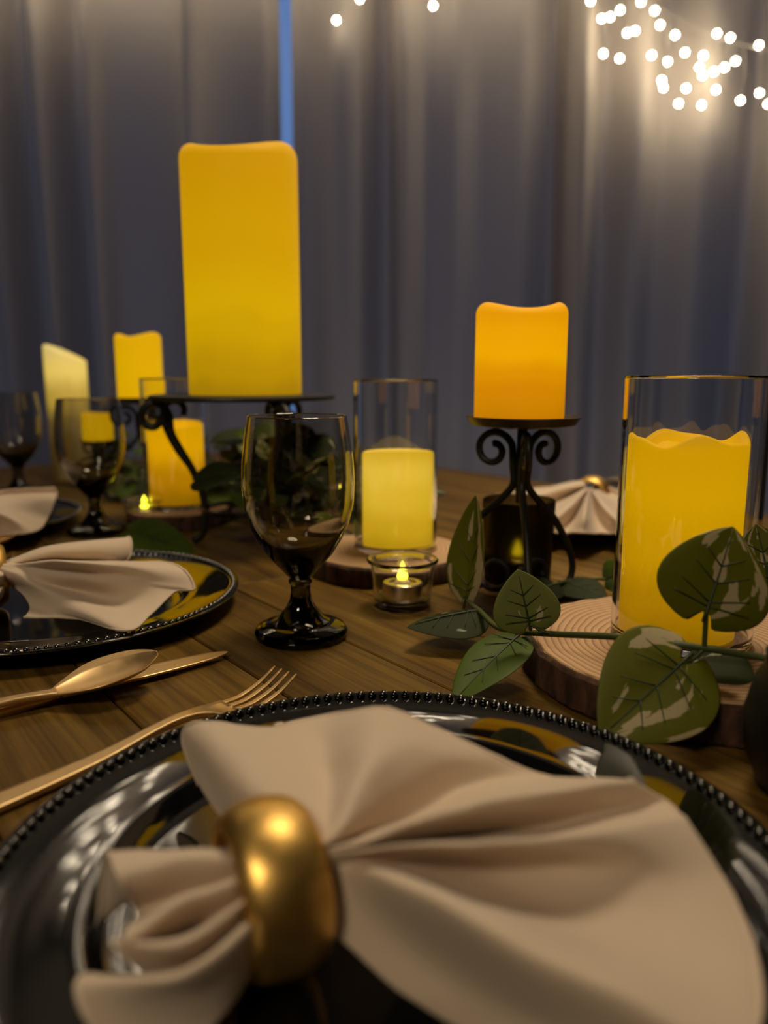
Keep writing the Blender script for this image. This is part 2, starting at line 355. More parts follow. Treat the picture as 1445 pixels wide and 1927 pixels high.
rl = empty('added_ceiling_lamp', (-0.7, -1.1, RH), label='unseen round white flush ceiling lamp added as fill light behind the camera', cat='lamp')  # second unseen fixture, copied above the added fill light
for ch in list(cl.children):
    c_ = ch.copy(); col.objects.link(c_); c_.parent = rl

# ------------------------------------------------------------------ curtains
CY = 2.42
def curtain(x0, x1, prof, label, seed, lean=0.0):
    """prof: list of (x, y offset) fold control points"""
    xs = [p[0] for p in prof]
    pts = catmull([(p[0], p[1], 0) for p in prof], 8)
    rows = []
    zs = [0.02, 0.3, 0.7, 1.1, 1.5, 1.9, 2.3, 2.5]
    for z in zs:
        f = 1.0 + 0.16*math.sin(z*1.7+seed)
        rows.append([Vector((p.x + 0.014*math.sin(z*1.3+p.x*4) + lean*(z-1.2), CY + p.y*f, z)) for p in pts])
    o = link('curtain', grid('curtain', rows, M['curtain'])); shape_mods(o, 0, 1)
    tag(o, label, 'curtain', None); return o
def folds(x0, x1, seed, n, amp, extra=()):
    rnd = random.Random(seed); pr = []; x = x0; sgn = 1
    step = (x1-x0)/n
    for i in range(n+1):
        pr.append((x0+step*i+(rnd.uniform(-.22, .22)*step if 0 < i < n else 0), sgn*amp*rnd.uniform(.45, 1.0))); sgn = -sgn
    return pr
pxx = lambda px: PD(px, 600, CY).x
def panel(lst, left=None, right=None, seed=0):
    pr = [(pxx(p), o) for p, o in lst]
    if left is not None: pr = folds(left, pr[0][0]-.06, seed, max(2, int((pr[0][0]-left)/.09)), .06) + pr
    if right is not None: pr = pr + folds(pr[-1][0]+.06, right, seed, max(2, int((right-pr[-1][0])/.09)), .06)
    return pr
curtain(0, 0, panel([(0,-.02),(30,-.03),(72,.09),(118,-.05),(165,.10),(205,-.05),(240,.01),(300,.03),(345,.0),(378,-.06),(420,.02),(470,.03),(505,.0),(527,.05)], left=-2.2, seed=3), 'grey curtain panel on the tall candle side of the blue gap', 1)
curtain(0, 0, panel([(549,.03),(580,.04),(625,-.05),(670,-.04),(718,.09),(748,-.05),(800,.02),(850,-.01),(895,.03),(940,.01),(980,.0),(1010,.05),(1042,.10),(1058,.04)]), 'grey curtain panel between the blue gap and the fairy light swag', 2)
curtain(0, 0, panel([(1056,.07),(1085,-.06),(1135,.05),(1185,-.05),(1240,.03),(1300,-.04),(1360,.02),(1412,.09),(1445,-.05)], right=2.3, seed=8), 'grey curtain panel behind the cluster of fairy lights', 3)

# ------------------------------------------------------------------ string lights
SY = CY - 0.120
bulb_me = None
def ico(name, r, sub, mat):
    bm = bmesh.new(); bmesh.ops.create_icosphere(bm, subdivisions=sub, radius=r); me = bpy.data.meshes.new(name); bm.to_mesh(me); bm.free()
    me.polygons.foreach_set('use_smooth', [True]*len(me.polygons)); me.materials.append(mat); return me
bulb_me = ico('bulb', 0.0074, 2, M['bulb'])
def string_lights(label, main_px, bulbs, extra):
    c0 = PD(*main_px[0], SY)
    root = empty('string_lights', c0, label=label, cat='fairy lights', group='fairy lights hung over the curtains')
    main = catmull([PD(x, y, SY+.01) - c0 for x, y in main_px], 10)
    vv, ff = tube_data(main, 0.0012, 6)
    pts = [PD(x, y, SY + random.uniform(-.02, .015)) - c0 for x, y in bulbs] + [Vector(e) - c0 for e in extra]
    for p in pts:
        a = min(main, key=lambda q: abs(q.x-p.x)*1.0 + max(0, p.z-q.z)*3)
        if (a-p).length > 0.004:
            mid = (a+p)/2 + Vector((random.uniform(-.008, .008), 0, random.uniform(-.008, .008)))
            v2, f2 = tube_data(catmull([a, mid, p], 4), 0.0007, 5, len(vv)); vv += v2; ff += f2
    link('wire', mesh('wire', vv, ff, M['wire']), parent=root)
    for p in pts: link('bulb', bulb_me, parent=root, loc=p)
    return root
B = [(1111,2),(1206,4),(1167,19),(1232,20),(1132,35),(1148,32),(1242,47),(1180,62),(1195,58),(1270,66),(1349,63),(1374,71),(1428,85),(1135,101),(1166,110),(1226,104),(1256,116),(1289,99),(1323,105),(1316,127),(1322,142),(1343,135),(1363,127),(1384,115),(1245,151),(1248,165),(1291,166),(1347,169),(1277,195),(1320,198),(1393,189),(1429,175),(1445,196)]
rr = random.Random(5)
ex = [(rr.uniform(1.2, 1.75), SY+rr.uniform(-.02, .01), rr.uniform(2.0, 2.45)) for _ in range(16)] + [(rr.uniform(.62, 1.2), SY+rr.uniform(-.02, .01), rr.uniform(2.1, 2.45)) for _ in range(14)]
string_lights('dense cluster of warm white fairy lights drooping over the curtain', [(1080,-150),(1150,-40),(1232,10),(1300,50),(1400,85),(1470,92),(1560,60),(1700,-40)], B, ex)
ex2 = [(-1.75 + 2.3*k/109 + rr.uniform(-.03, .03), SY+rr.uniform(-.02, .01), rr.uniform(2.05, 2.36)) for k in range(110)]  # unseen bulbs above the view, added to warm the upper curtain
string_lights('few warm white fairy lights beside the blue curtain gap, plus unseen bulbs added to light the curtain', [(-340,-150),(-200,-60),(0,-40),(200,-60),(380,-110),(520,-60),(640,-25),(740,-40),(815,-20),(900,-60),(1040,-150)], [(633,38),(815,11),(677,-2)], ex2)

# ------------------------------------------------------------------ dining table, plank by plank
TA = math.atan2(U.y, U.x)
A0, A1, B0, B1 = -1.15, 1.72, -0.215, 1.015
torg = P1 + U*((A0+A1)/2) + V*((B0+B1)/2)
table = empty('dining_table', (torg.x, torg.y, 0), TA, 'long brown wooden plank dining table under the place settings', 'table')
def tloc(a, b):   # table coords -> table local (x along U, y = -across)
    return (a-(A0+A1)/2, -(b-(B0+B1)/2))
nb = 13; bw = (B1-B0)/nb; rnd = random.Random(2); plank_cache = {}
for i in range(nb):
    b_ = B0+bw*(i+.5); cuts = sorted([A0, A1] + [A0 + (A1-A0)*f + rnd.uniform(-.2, .2) for f in ((.36, .72) if i % 2 else (.2, .55))])
    for a, c in zip(cuts, cuts[1:]):
        me = box_mesh('plank', (c-a)-.0012, bw-.0016, .028, M['table'], 0.0011)
        x, y = tloc((a+c)/2, b_); link('plank', me, parent=table, loc=(x, y, TZ-.014))
link('tabletop_base', box_mesh('tabletop_base', A1-A0-.02, B1-B0-.02, .02, M['table']), parent=table, loc=(0, 0, TZ-.039))
for s in (-1, 1):
    link('apron', box_mesh('apron', A1-A0-.3, .025, .08, M['table'], .002), parent=table, loc=(0, s*((B1-B0)/2-.08), TZ-.089))
    for q in (-1, 1):
        link('leg', box_mesh('leg', .08, .08, TZ-.049, M['table'], .004, True), parent=table, loc=(q*((A1-A0)/2-.12), s*((B1-B0)/2-.08), 0))

# ------------------------------------------------------------------ charger plates
PR = 0.165
plate_prof = [(0, .004), (.108, .004), (.1135, .0052), (.117, .0095), (.120, .0125), (.123, .0132), (.127, .0130), (.140, .0136), (.1545, .0153), (.1605, .0174), (.164, .0188), (.1655, .0183), (.1655, .0170), (.160, .0142), (.150, .0119), (.125, .0092), (.118, .0040), (.112, .0), (.100, .0), (0, .0008)]
plate_me = lathe('plate_body', plate_prof, M['black'], 160)
def bead_mesh():
    v, f = [], []
    for i, (r, z) in enumerate(((1, -.2), (.92, .45), (.55, .9))):
        for k in range(8): v.append((.0027*r*math.cos(k*math.pi/4), .0027*r*math.sin(k*math.pi/4), .0027*z))
    v.append((0, 0, .0027*1.05))
    for i in range(2):
        for k in range(8): f.append((i*8+k, i*8+(k+1) % 8, (i+1)*8+(k+1) % 8, (i+1)*8+k))
    for k in range(8): f.append((16+k, 16+(k+1) % 8, 24))
    f.append(tuple(reversed(range(8))))
    return mesh('bead', v, f, M['black'])
bead_me = bead_mesh(); NB = 146; BR = .1605
def plate(c, label, beads):
    root = empty('charger_plate', (c[0], c[1], TZ), 0, label, 'plate', 'black beaded charger plates')
    link('plate_body', plate_me, parent=root)
    if beads:
        for k in range(NB):
            t = 2*math.pi*k/NB; link('bead', bead_me, parent=root, loc=(BR*math.cos(t), BR*math.sin(t), 0.0180))
    else:
        vv, ff = [], []
        for k in range(NB):
            t = 2*math.pi*k/NB; b0 = len(vv)
            vv += [v.co + Vector((BR*math.cos(t), BR*math.sin(t), 0.0180)) for v in bead_me.vertices]
            ff += [tuple(b0+i for i in p.vertices) for p in bead_me.polygons]
        o = link('beaded_rim', mesh('beaded_rim', vv, ff, M['black']), parent=root); o['kind'] = 'stuff'
    return root
C2 = Vector((-.302, .682, 0)); C3 = Vector((-.60, 1.065, 0)); C4 = Vector((.335, 1.125, 0))
plate(P1, 'glossy black beaded charger plate under the large fanned napkin with gold ring', True)
plate(C2, 'black beaded charger plate between the goblet and the gold spoon', False)
plate(C3, 'black charger plate beside the second goblet along the row', False)
plate(C4, 'black charger plate across the table behind the iron candle stand', False)

# ------------------------------------------------------------------ napkins
def loft(stations, nacross=5, nalong=7):
    res = [catmull(s, nalong) for s in stations]
    m = len(res[0]); rows = []
    cols_ = [catmull([r[j] for r in res], nacross) for j in range(m)]
    return [[cols_[j][i] for j in range(m)] for i in range(len(cols_[0]))]
def hem(rows, mat, parent, r=.0011):
    pts = [rw[-1] for rw in rows]
    return link('hem', tube('hem', pts, r, mat, 6), parent=parent)
def napkin(parts, label, ring=None, far_first=False):
    """parts: list of (part name, stations px)"""
    root = None
    org = None
    for nm, st in parts:
        sts = [[P(*p) for p in s] for s in st]
        if ring:
            rc, az = ring; dd = Vector((-math.sin(az), math.cos(az), 0)); n_ = len(sts); ax = Vector((math.cos(az), math.sin(az), 0))
            for k, s in enumerate(sts):
                t = k/(n_-1); t = t if nm == 'fan' else 1-t
                if far_first: t = 1-k/(n_-1)
                s.insert(0, rc + dd*(t-.5)*.030 + Vector((0, 0, -.004 + .016*math.sin(math.pi*t) + .002*(k % 2))) + ax*(.004 if nm == 'fan' else -.004))
        rows = loft(sts)
        if org is None:
            org = sum((p for rw in rows for p in rw), Vector())/(len(rows)*len(rows[0])); org.z = TZ+.006
            root = empty('napkin', org, 0, label, 'napkin', 'beige napkins on the charger plates')
        nc = len(rows[0])
        for rw in rows:
            for j_, p in enumerate(rw):
                e = min(1.0, j_/(nc*.35))
                p.z += e*(.0016*noise.noise(p*38) + .0008*noise.noise(p*95 + Vector((3, 1, 7))))
        rows = [[p-org for p in rw] for rw in rows]
        o = link(nm, grid(nm, rows, M['cloth']), parent=root); shape_mods(o, .0012, 1)
        hem(rows, M['cloth'], root)
    return root
pc = P(2, 1086, .034); RC2 = Vector((pc.x-.012, pc.y, TZ+.0352))
pc = P(-80, 955, .034); RC3 = Vector((pc.x, pc.y, TZ+.0352))
pc = P(1118, 925, .045); RC4 = Vector((pc.x, pc.y+.01, TZ+.0365))
fan1 = [
 [(640,1770,.022),(750,1868,.013),(860,1935,.011),(1100,2080,.014)],
 [(650,1700,.034),(800,1795,.028),(950,1885,.028),(1200,2030,.024)],
 [(648,1640,.044),(770,1672,.058),(960,1772,.058),(1330,1965,.042)],
 [(650,1625,.046),(810,1660,.045),(1060,1758,.043),(1424,1930,.031)],
 [(652,1617,.048),(850,1635,.040),(1100,1700,.040),(1420,1800,.030)],
 [(650,1610,.050),(880,1610,.046),(1130,1630,.047),(1365,1665,.037)],
 [(645,1603,.053),(820,1590,.063),(1050,1580,.064),(1290,1545,.050)],
 [(645,1602,.051),(822,1587,.055),(1052,1575,.056),(1288,1542,.047)],
 [(640,1600,.050),(830,1578,.044),(1030,1552,.046),(1250,1508,.042)],
 [(635,1595,.054),(800,1545,.066),(980,1500,.069),(1185,1474,.055)],
 [(634,1594,.050),(798,1541,.057),(975,1497,.058),(1180,1473,.050)],
 [(630,1590,.048),(780,1530,.038),(900,1482,.038),(1010,1458,.040)],
 [(625,1585,.054),(720,1490,.056),(800,1430,.056),(890,1402,.052)],
 [(618,1580,.056),(670,1470,.063),(705,1400,.066),(730,1336,.063)],
 [(605,1570,.054),(625,1480,.046),(615,1410,.046),(610,1348,.048)],
 [(590,1565,.054),(560,1480,.049),(535,1420,.047),(510,1371,.044)],
 [(570,1560,.054),(500,1480,.051),(450,1420,.049),(400,1362,.046)],
 [(555,1560,.050),(470,1500,.046),(400,1430,.042),(352,1368,.040)],
 [(540,1570,.045),(460,1535,.036),(395,1470,.030),(346,1405,.030)],
 [(545,1585,.038),(480,1565,.028),(420,1540,.021),(375,1480,.020)]]
tail1 = [
 [(440,1605,.040),(310,1650,.026),(185,1740,.012)],
 [(436,1600,.048),(320,1602,.046),(200,1608,.042)],
 [(440,1618,.052),(330,1626,.050),(226,1657,.046)],
 [(446,1650,.044),(350,1686,.033),(262,1722,.024)],
 [(452,1660,.050),(350,1694,.050),(236,1768,.044)],
 [(458,1690,.042),(372,1745,.030),(285,1805,.020)],
 [(464,1696,.047),(340,1775,.048),(214,1772,.040)],
 [(468,1725,.036),(382,1805,.028),(290,1855,.018)],
 [(472,1735,.042),(330,1835,.042),(150,1832,.034)],
 [(478,1770,.034),(400,1855,.030),(190,1945,.022)],
 [(484,1800,.024),(440,1890,.017),(330,2000,.012)]]
napkin([('fan', fan1), ('gathered_tail', tail1)], 'large beige napkin fanned out from a gold ring on the black plate', (Vector((-.0405, .246, TZ+.0352)), R(26)))
fan2 = [
 [(30,1065,.040),(100,1045,.030),(200,1038,.022)],
 [(28,1050,.050),(110,1023,.060),(242,1011,.056)],
 [(30,1055,.050),(120,1045,.052),(243,1050,.040)],
 [(32,1060,.048),(110,1060,.036),(205,1066,.032)],
 [(35,1062,.052),(130,1055,.064),(322,1059,.054)],
 [(38,1068,.050),(180,1073,.054),(366,1106,.038)],
 [(40,1075,.048),(190,1096,.044),(328,1113,.036)],
 [(40,1085,.045),(170,1120,.030),(285,1155,.025)],
 [(42,1095,.040),(140,1134,.032),(238,1189,.022)],
 [(40,1105,.030),(95,1145,.024),(150,1165,.020)],
 [(35,1112,.025),(55,1140,.020),(45,1162,.018)]]
tail2 = [[(8,1040,.045),(-40,1035,.045),(-120,1050,.04)], [(8,1060,.040),(-40,1065,.034),(-120,1080,.03)], [(8,1078,.044),(-40,1085,.046),(-130,1110,.042)],
 [(8,1095,.034),(-40,1110,.03),(-120,1140,.022)], [(8,1105,.030),(-40,1130,.034),(-110,1175,.03)], [(8,1120,.020),(-30,1150,.014),(-80,1190,.014)]]
napkin([('fan', fan2), ('gathered_tail', tail2)], 'beige napkin with turned-up corner on the plate beside the spoon', (RC2, R(30)), True)
fan3 = [[(-60,950,.03),(0,935,.026),(85,925,.022)], [(-60,940,.05),(10,922,.055),(100,918,.05)], [(-60,945,.05),(10,930,.05),(106,930,.042)],
 [(-58,952,.045),(10,955,.04),(92,968,.03)], [(-56,958,.05),(10,968,.045),(68,1000,.024)], [(-56,965,.035),(-10,985,.028),(10,1006,.02)], [(-58,972,.03),(-50,990,.022),(-60,1004,.018)]]
tail3 = [[(-95,940,.045),(-140,938,.045),(-200,945,.04)], [(-92,955,.04),(-140,960,.034),(-205,970,.03)], [(-92,962,.042),(-140,972,.044),(-205,990,.038)], [(-92,975,.025),(-135,990,.018),(-190,1008,.016)]]
napkin([('fan', fan3), ('gathered_tail', tail3)], 'beige napkin on the plate beside the second goblet', (RC3, R(30)), True)
fan4 = [[(1098,905,.060),(1030,915,.048),(935,930,.030)], [(1095,915,.055),(1020,930,.045),(925,952,.026)], [(1098,920,.048),(1040,950,.030),(960,985,.020)],
 [(1102,922,.056),(1068,955,.050),(1015,996,.030)], [(1105,926,.048),(1085,965,.032),(1060,1003,.022)], [(1108,926,.057),(1100,965,.053),(1095,1002,.034)],
 [(1112,928,.048),(1120,965,.032),(1138,1004,.022)], [(1118,926,.056),(1145,960,.050),(1185,1000,.030)], [(1125,922,.048),(1165,948,.034),(1225,985,.020)], [(1130,912,.055),(1185,930,.045),(1260,955,.026)]]
tail4 = [[(1118,912,.050),(1150,908,.045),(1210,905,.035)], [(1122,905,.058),(1150,900,.055),(1190,893,.050)], [(1128,910,.050),(1165,905,.040),(1225,905,.034)], [(1132,905,.055),(1170,902,.05),(1240,900,.045)], [(1135,915,.04),(1180,915,.03),(1250,915,.026)]]
napkin([('fan', fan4), ('gathered_tail', tail4)], 'beige napkin pleated to a fan on the plate across the table', (RC4, R(242)))

# napkin rings: domed wide bands
def ring_mesh(Rr, w):
    prof = []
    for k in range(13):
        t = -math.pi/2 + math.pi*k/12
        prof.append((Rr-.0075 + .0075*math.cos(t), w/2*math.sin(t)))
    for k in range(7):
        t = k/6; prof.append((Rr-.0085-.0006*math.sin(math.pi*t), w/2*(1-2*t)*.97))
    return lathe('ring_band', prof, M['ring'], 72, closed=True)
ring_me = ring_mesh(.0305, .031)
def napkin_ring(c, az, tilt, label):
    o = link('napkin_ring', ring_me, loc=c)
    q = Matrix.Rotation(az, 4, 'Z') @ Matrix.Rotation(math.pi/2 + tilt, 4, 'Y')
    o.rotation_euler = q.to_euler()
    return tag(o, label, 'napkin ring', 'gold napkin rings')
napkin_ring(Vector((-.0405, .246, TZ+.004+.0312)), R(26), 0.0, 'brushed gold napkin ring on the largest fanned napkin')
napkin_ring(RC2, R(30), 0.0, 'gold napkin ring on the napkin with turned-up corner')
napkin_ring(RC3, R(30), 0.0, 'gold napkin ring on the napkin beside the second goblet')
napkin_ring(RC4, R(62), 0.0, 'gold napkin ring on the napkin across the table')

# ------------------------------------------------------------------ goblets
def goblet(loc, label):
    root = empty('goblet', (loc[0], loc[1], TZ), 0, label, 'goblet', 'smoky glass goblets')
    s = 1.0
    # outer bowl and inner bowl
    ro = [(.0085, .0500), (.0122, .0540), (.0185, .0610), (.0272, .0710), (.0347, .0830), (.0403, .0960), (.0440, .1110), (.0452, .1280), (.0443, .1460), (.0421, .1640), (.0399, .1780), (.0393, .1815)]
    ri = [(.0379, .1815), (.0384, .1780), (.0406, .1640), (.0428, .1460), (.0436, .1280), (.0421, .1110), (.0382, .0960), (.0318, .0840), (.0230, .0745), (.0120, .0695), (0, .0680)]
    link('bowl', lathe('bowl', [(0, .0500)] + ro + [(.0386, .1821)] + ri, M['smoke'], 96), parent=root)
    link('stem', lathe('stem', [(0, .0499), (.0085, .0499), (.0096, .0485), (.0096, .0465), (.0082, .0445), (.0080, .0390), (.0090, .0320), (.0125, .0250), (.0190, .0170), (.0240, .0140), (.0245, .0131), (0, .0131)], M['smoke'], 64), parent=root)
    link('foot', lathe('foot', [(0, .0130), (.0246, .0130), (.0300, .0118), (.0360, .0090), (.0385, .0055), (.0380, .0020), (.0350, .0002), (.0300, .0), (.020, .0010), (0, .0022)], M['smoke'], 72), parent=root)
    return root
g1 = P(567, 1188, .004); GO = g1 - Vector((P1.x, P1.y, g1.z))
goblet(g1, 'smoky glass goblet with dark stem standing by the gold fork')
g2 = PD(182, 1000, 1.03); goblet(g2, 'smoky glass goblet in front of the yellow candles')
g3 = PD(40, 960, 1.36); goblet(g3, 'smoky glass goblet beyond the folded napkins, farthest along the row')

# ------------------------------------------------------------------ candles
def candle(loc, r, h, mat, label, rim=lambda t: 0.0, shoulder=.008, depth=.02, lean=0.0):
    n = 7
    prof = [(0, 0), (r-.001, 0), (r, .001)] + [(r, .001+(h-shoulder-.001)*k/6) for k in range(1, 7)]
    for k in range(1, n+1):
        a = math.pi/2*k/n; prof.append((r-shoulder+shoulder*math.cos(a), h-shoulder+shoulder*math.sin(a)))
    prof += [(r-shoulder-.003, h-.002), (r-shoulder-.006, h-depth*.6), (r*.4, h-depth), (0, h-depth)]
    def fn(t, i, rr, z):
        k = max(0.0, (z-h*.72)/(h*.28)); return rr, z + rim(t)*k*k
    o = link('pillar_candle', lathe('pillar_candle', prof, mat, 72, fn=fn), loc=loc)
    return tag(o, label, 'candle', 'glowing LED pillar candles')

# tall scrolled stand with the tall candle
def scroll(cr, cz, r0, r1, a0, a1, n=16):
    return [(cr + (r0+(r1-r0)*k/n)*math.cos(a0+(a1-a0)*k/n), cz + (r0+(r1-r0)*k/n)*math.sin(a0+(a1-a0)*k/n)) for k in range(n+1)]
def flat_tube(name, prof2, az, rad, mat, parent, sm=3):
    pts = [(p[0]*math.cos(az), p[0]*math.sin(az), p[1]) for p in prof2]
    return link(name, tube(name, catmull(pts, sm), rad, mat, 8), parent=parent)
def stand_small(loc, rz, label, hgt=.172, az=(R(-92), R(28), R(150)), drad=.052):
    k = hgt/.172
    root = empty('candle_stand', (loc[0], loc[1], TZ), rz, label, 'candle stand', 'black iron candle stands')
    dish = lathe('dish', [(0, hgt-.004), (drad*.6, hgt-.004), (drad*.9, hgt-.0015), (drad, hgt+.004), (drad+.0008, hgt+.0035), (drad*.92, hgt-.004), (drad*.6, hgt-.0065), (.01, hgt-.0075), (0, hgt-.0075)], M['dish'], 48)
    link('dish', dish, parent=root)
    link('rod', tube('rod', [(0, 0, hgt-.006), (0, 0, hgt*.6), (0, 0, hgt*.55)], .005, M['iron'], 10), parent=root)
    top = scroll(.0285, .143*k, .0195, .006, R(170), R(-270), 22)
    prof = list(reversed(top))
    # join the scroll to the stem, run down and out, curl under
    body = [(.0085, .128*k), (.0075, .112*k), (.018, .098*k), (.040, .078*k), (.058, .052*k), (.0675, .030*k), (.0665, .014*k), (.058, .0055*k), (.046, .0050*k)]
    low = scroll(.0235, .0235*k, .0185*min(1, k), .0075*min(1, k), R(-50), R(-390), 18)
    for a in az:
        flat_tube('scroll_leg', prof + body, a, .0035, M['iron'], root)
        flat_tube('inner_scroll', [(.046, .0050*k)] + low, a, .0030, M['iron'], root)
        link('foot', ico('foot', .0052, 2, M['iron']), parent=root, loc=(.058*math.cos(a), .058*math.sin(a), .0052))
    return root
s1 = P(973, 1127, 0)
stand_small(s1, 0, 'black iron candle stand with scrolled legs holding the orange candle')
s1c = Vector((s1.x-.004, s1.y, TZ+.172-.0038))
candle(s1c, .0412, .106, c_orange, 'bright orange pillar candle on the scrolled iron stand', lambda t: .0035*math.cos(2*t), .009)
sb = PD(276, 942, 1.30)
stand_small(sb, R(40), 'black iron stand holding the squat yellow candle beyond the goblet')
candle(Vector((sb.x, sb.y, TZ+.1682)), .0370, .107, c_far, 'squat yellow pillar candle raised on a thin iron stand', lambda t: .005*math.cos(2*t+.5)-.003*math.sin(t), .005)
def stand_tall(loc, label):
    root = empty('pedestal_stand', (loc[0], loc[1], TZ), 0, label, 'candle stand', 'black iron candle stands')
    h = .189
    link('plate', lathe('plate', [(0, h), (.110, h), (.114, h-.001), (.115, h-.004), (.112, h-.006), (0, h-.006)], M['iron'], 64), parent=root)
    for a in (R(183), R(63), R(-57)):
        outer = list(reversed(scroll(.112, .160, .021, .007, R(-165)+2*math.pi*0, R(-165)-R(400), 22)))
        run = [(.090, .140), (.079, .118), (.068, .098), (.058, .075), (.0525, .050), (.053, .028), (.058, .010), (.066, .0048)]
        flat_tube('scroll_leg', outer + run, a, .0048, M['iron'], root)
        inner = [(.083, .165), (.078, .172), (.070, .176), (.066, .168), (.072, .160), (.080, .163)]
        hook = [(.075, .163), (.073, .171), (.078, .179), (.090, .180), (.0985, .170), (.099, .155), (.094, .140), (.084, .120), (.070, .100)]
        flat_tube('inner_scroll', hook, a, .0040, M['iron'], root)
        link('bracket', tube('bracket', [(.104*math.cos(a), .104*math.sin(a), h-.003), (.106*math.cos(a), .106*math.sin(a), h-.012)], .004, M['iron'], 8), parent=root)
        link('foot', ico('foot', .0055, 2, M['iron']), parent=root, loc=(.066*math.cos(a), .066*math.sin(a), .0055))
    link('hoop', tube('hoop', [(.0535*math.cos(t*math.pi/24), .0535*math.sin(t*math.pi/24), .045) for t in range(49)], .0028, M['iron'], 8), parent=root)
    return root
tl = PD(466, 1020, .97)
stand_tall(tl, 'wide black iron pedestal stand under the tallest candle')
candle(Vector((tl.x+.004, tl.y, TZ+.1892)), .0690, .283, c_tall, 'very tall thick yellow pillar candle on the pedestal stand', lambda t: .0085*math.cos(2*t+.15)+.001*math.sin(t*3), .015, .03)

# wood slices
def slice_(loc, r, th, seed, label):
    root = empty('wood_slice', (loc[0], loc[1], TZ), random.Random(seed).uniform(0, 6), label, 'wood slice', 'bark edged wood slices')
    def rad(t, zz):
        d = Vector((math.cos(t)*1.6+seed, math.sin(t)*1.6, zz*18)); return r*(1+.035*noise.noise(d)) + .0022*noise.noise(d*6)+.0010*noise.noise(d*17)
    seg = 120
    wp = [(0, 0), (r*.95, 0), (r*.955, th*.5), (r*.958, th-.001), (r*.952, th), (r*.5, th), (0, th)]
    link('slab', lathe('slab', wp, M['rings'], seg, fn=lambda t, i, rr_, z: (rr_*rad(t, 0)/r, z)), parent=root)
    bp = [(r*.90, .0005), (r*.985, .0005), (r, .003), (r*1.006, th*.35), (r*1.004, th*.65), (r*.995, th-.003), (r*.975, th-.0008), (r*.952, th-.0012), (r*.945, th*.5)]
    def bf(t, i, rr_, z):
        k = 1.0 if 1 < i < 7 else 0.0
        e = .0016*noise.noise(Vector((math.cos(t)*22+seed, math.sin(t)*22, z*90)))
        return rr_*rad(t, 0)/r + k*e, z
    link('bark', lathe('bark', bp, M['bark'], 160, closed=True, fn=bf), parent=root)
    return root
sr = P(1283, 1197, .028); slice_((sr.x+.004, sr.y-.004), .116, .027, 3, 'pale wood slice with bark edge under the amber candle vase')
sm_ = Vector((.004, .838, 0)); slice_(sm_, .090, .022, 9, 'round wood slice behind the tealight cup')
sc_ = PD(335, 930, 1.11); slice_((sc_.x, sc_.y), .075, .022, 5, 'small wood slice behind the pedestal stand')

# glass cylinder vases
def vase(loc, z, r, h, label):
    w = .0028
    prof = [(0, 0), (r-.003, 0), (r, .003), (r, h-.002), (r-w*.3, h), (r-w*.7, h), (r-w, h-.002), (r-w, .009), (r-w-.004, .006), (0, .006)]
    o = link('cylinder_vase', lathe('cylinder_vase', prof, M['glass'], 96, ang=8), loc=(loc[0], loc[1], TZ+z))
    return tag(o, label, 'vase', 'clear glass cylinder vases')
vase(Vector((sr.x-.002, sr.y, 0)), .0272, .0478, .186, 'clear glass cylinder vase around the amber candle')
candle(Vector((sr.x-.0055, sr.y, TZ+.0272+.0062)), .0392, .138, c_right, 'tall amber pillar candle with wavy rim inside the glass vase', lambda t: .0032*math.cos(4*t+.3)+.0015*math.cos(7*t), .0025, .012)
vm = Vector((.0125, .84, 0))
vase(vm, .0222, .0460, .186, 'clear glass cylinder vase around the short ivory candle')
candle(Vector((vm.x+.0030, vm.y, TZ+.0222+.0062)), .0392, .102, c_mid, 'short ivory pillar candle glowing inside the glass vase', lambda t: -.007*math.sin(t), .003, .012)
vase(sc_, .0222, .0460, .186, 'clear glass cylinder vase seen past the pedestal stand')
candle(Vector((sc_.x, sc_.y, TZ+.0222+.0062)), .0395, .115, c_back, 'golden pillar candle in glass seen past the pedestal stand', lambda t: .004*math.sin(t), .003, .012)
ca = PD(138, 895, 1.58)
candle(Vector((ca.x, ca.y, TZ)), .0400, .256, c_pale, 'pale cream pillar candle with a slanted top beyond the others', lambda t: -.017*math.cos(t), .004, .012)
cd = PD(196, 910, 1.46)
stand_small(cd, R(15), 'low black iron stand holding the small candle seen through the goblet', .083, drad=.040)
candle(Vector((cd.x, cd.y, TZ+.0792)), .0355, .062, c_far, 'small square-looking yellow candle seen through the goblet', lambda t: .001*math.cos(2*t), .003, .010)

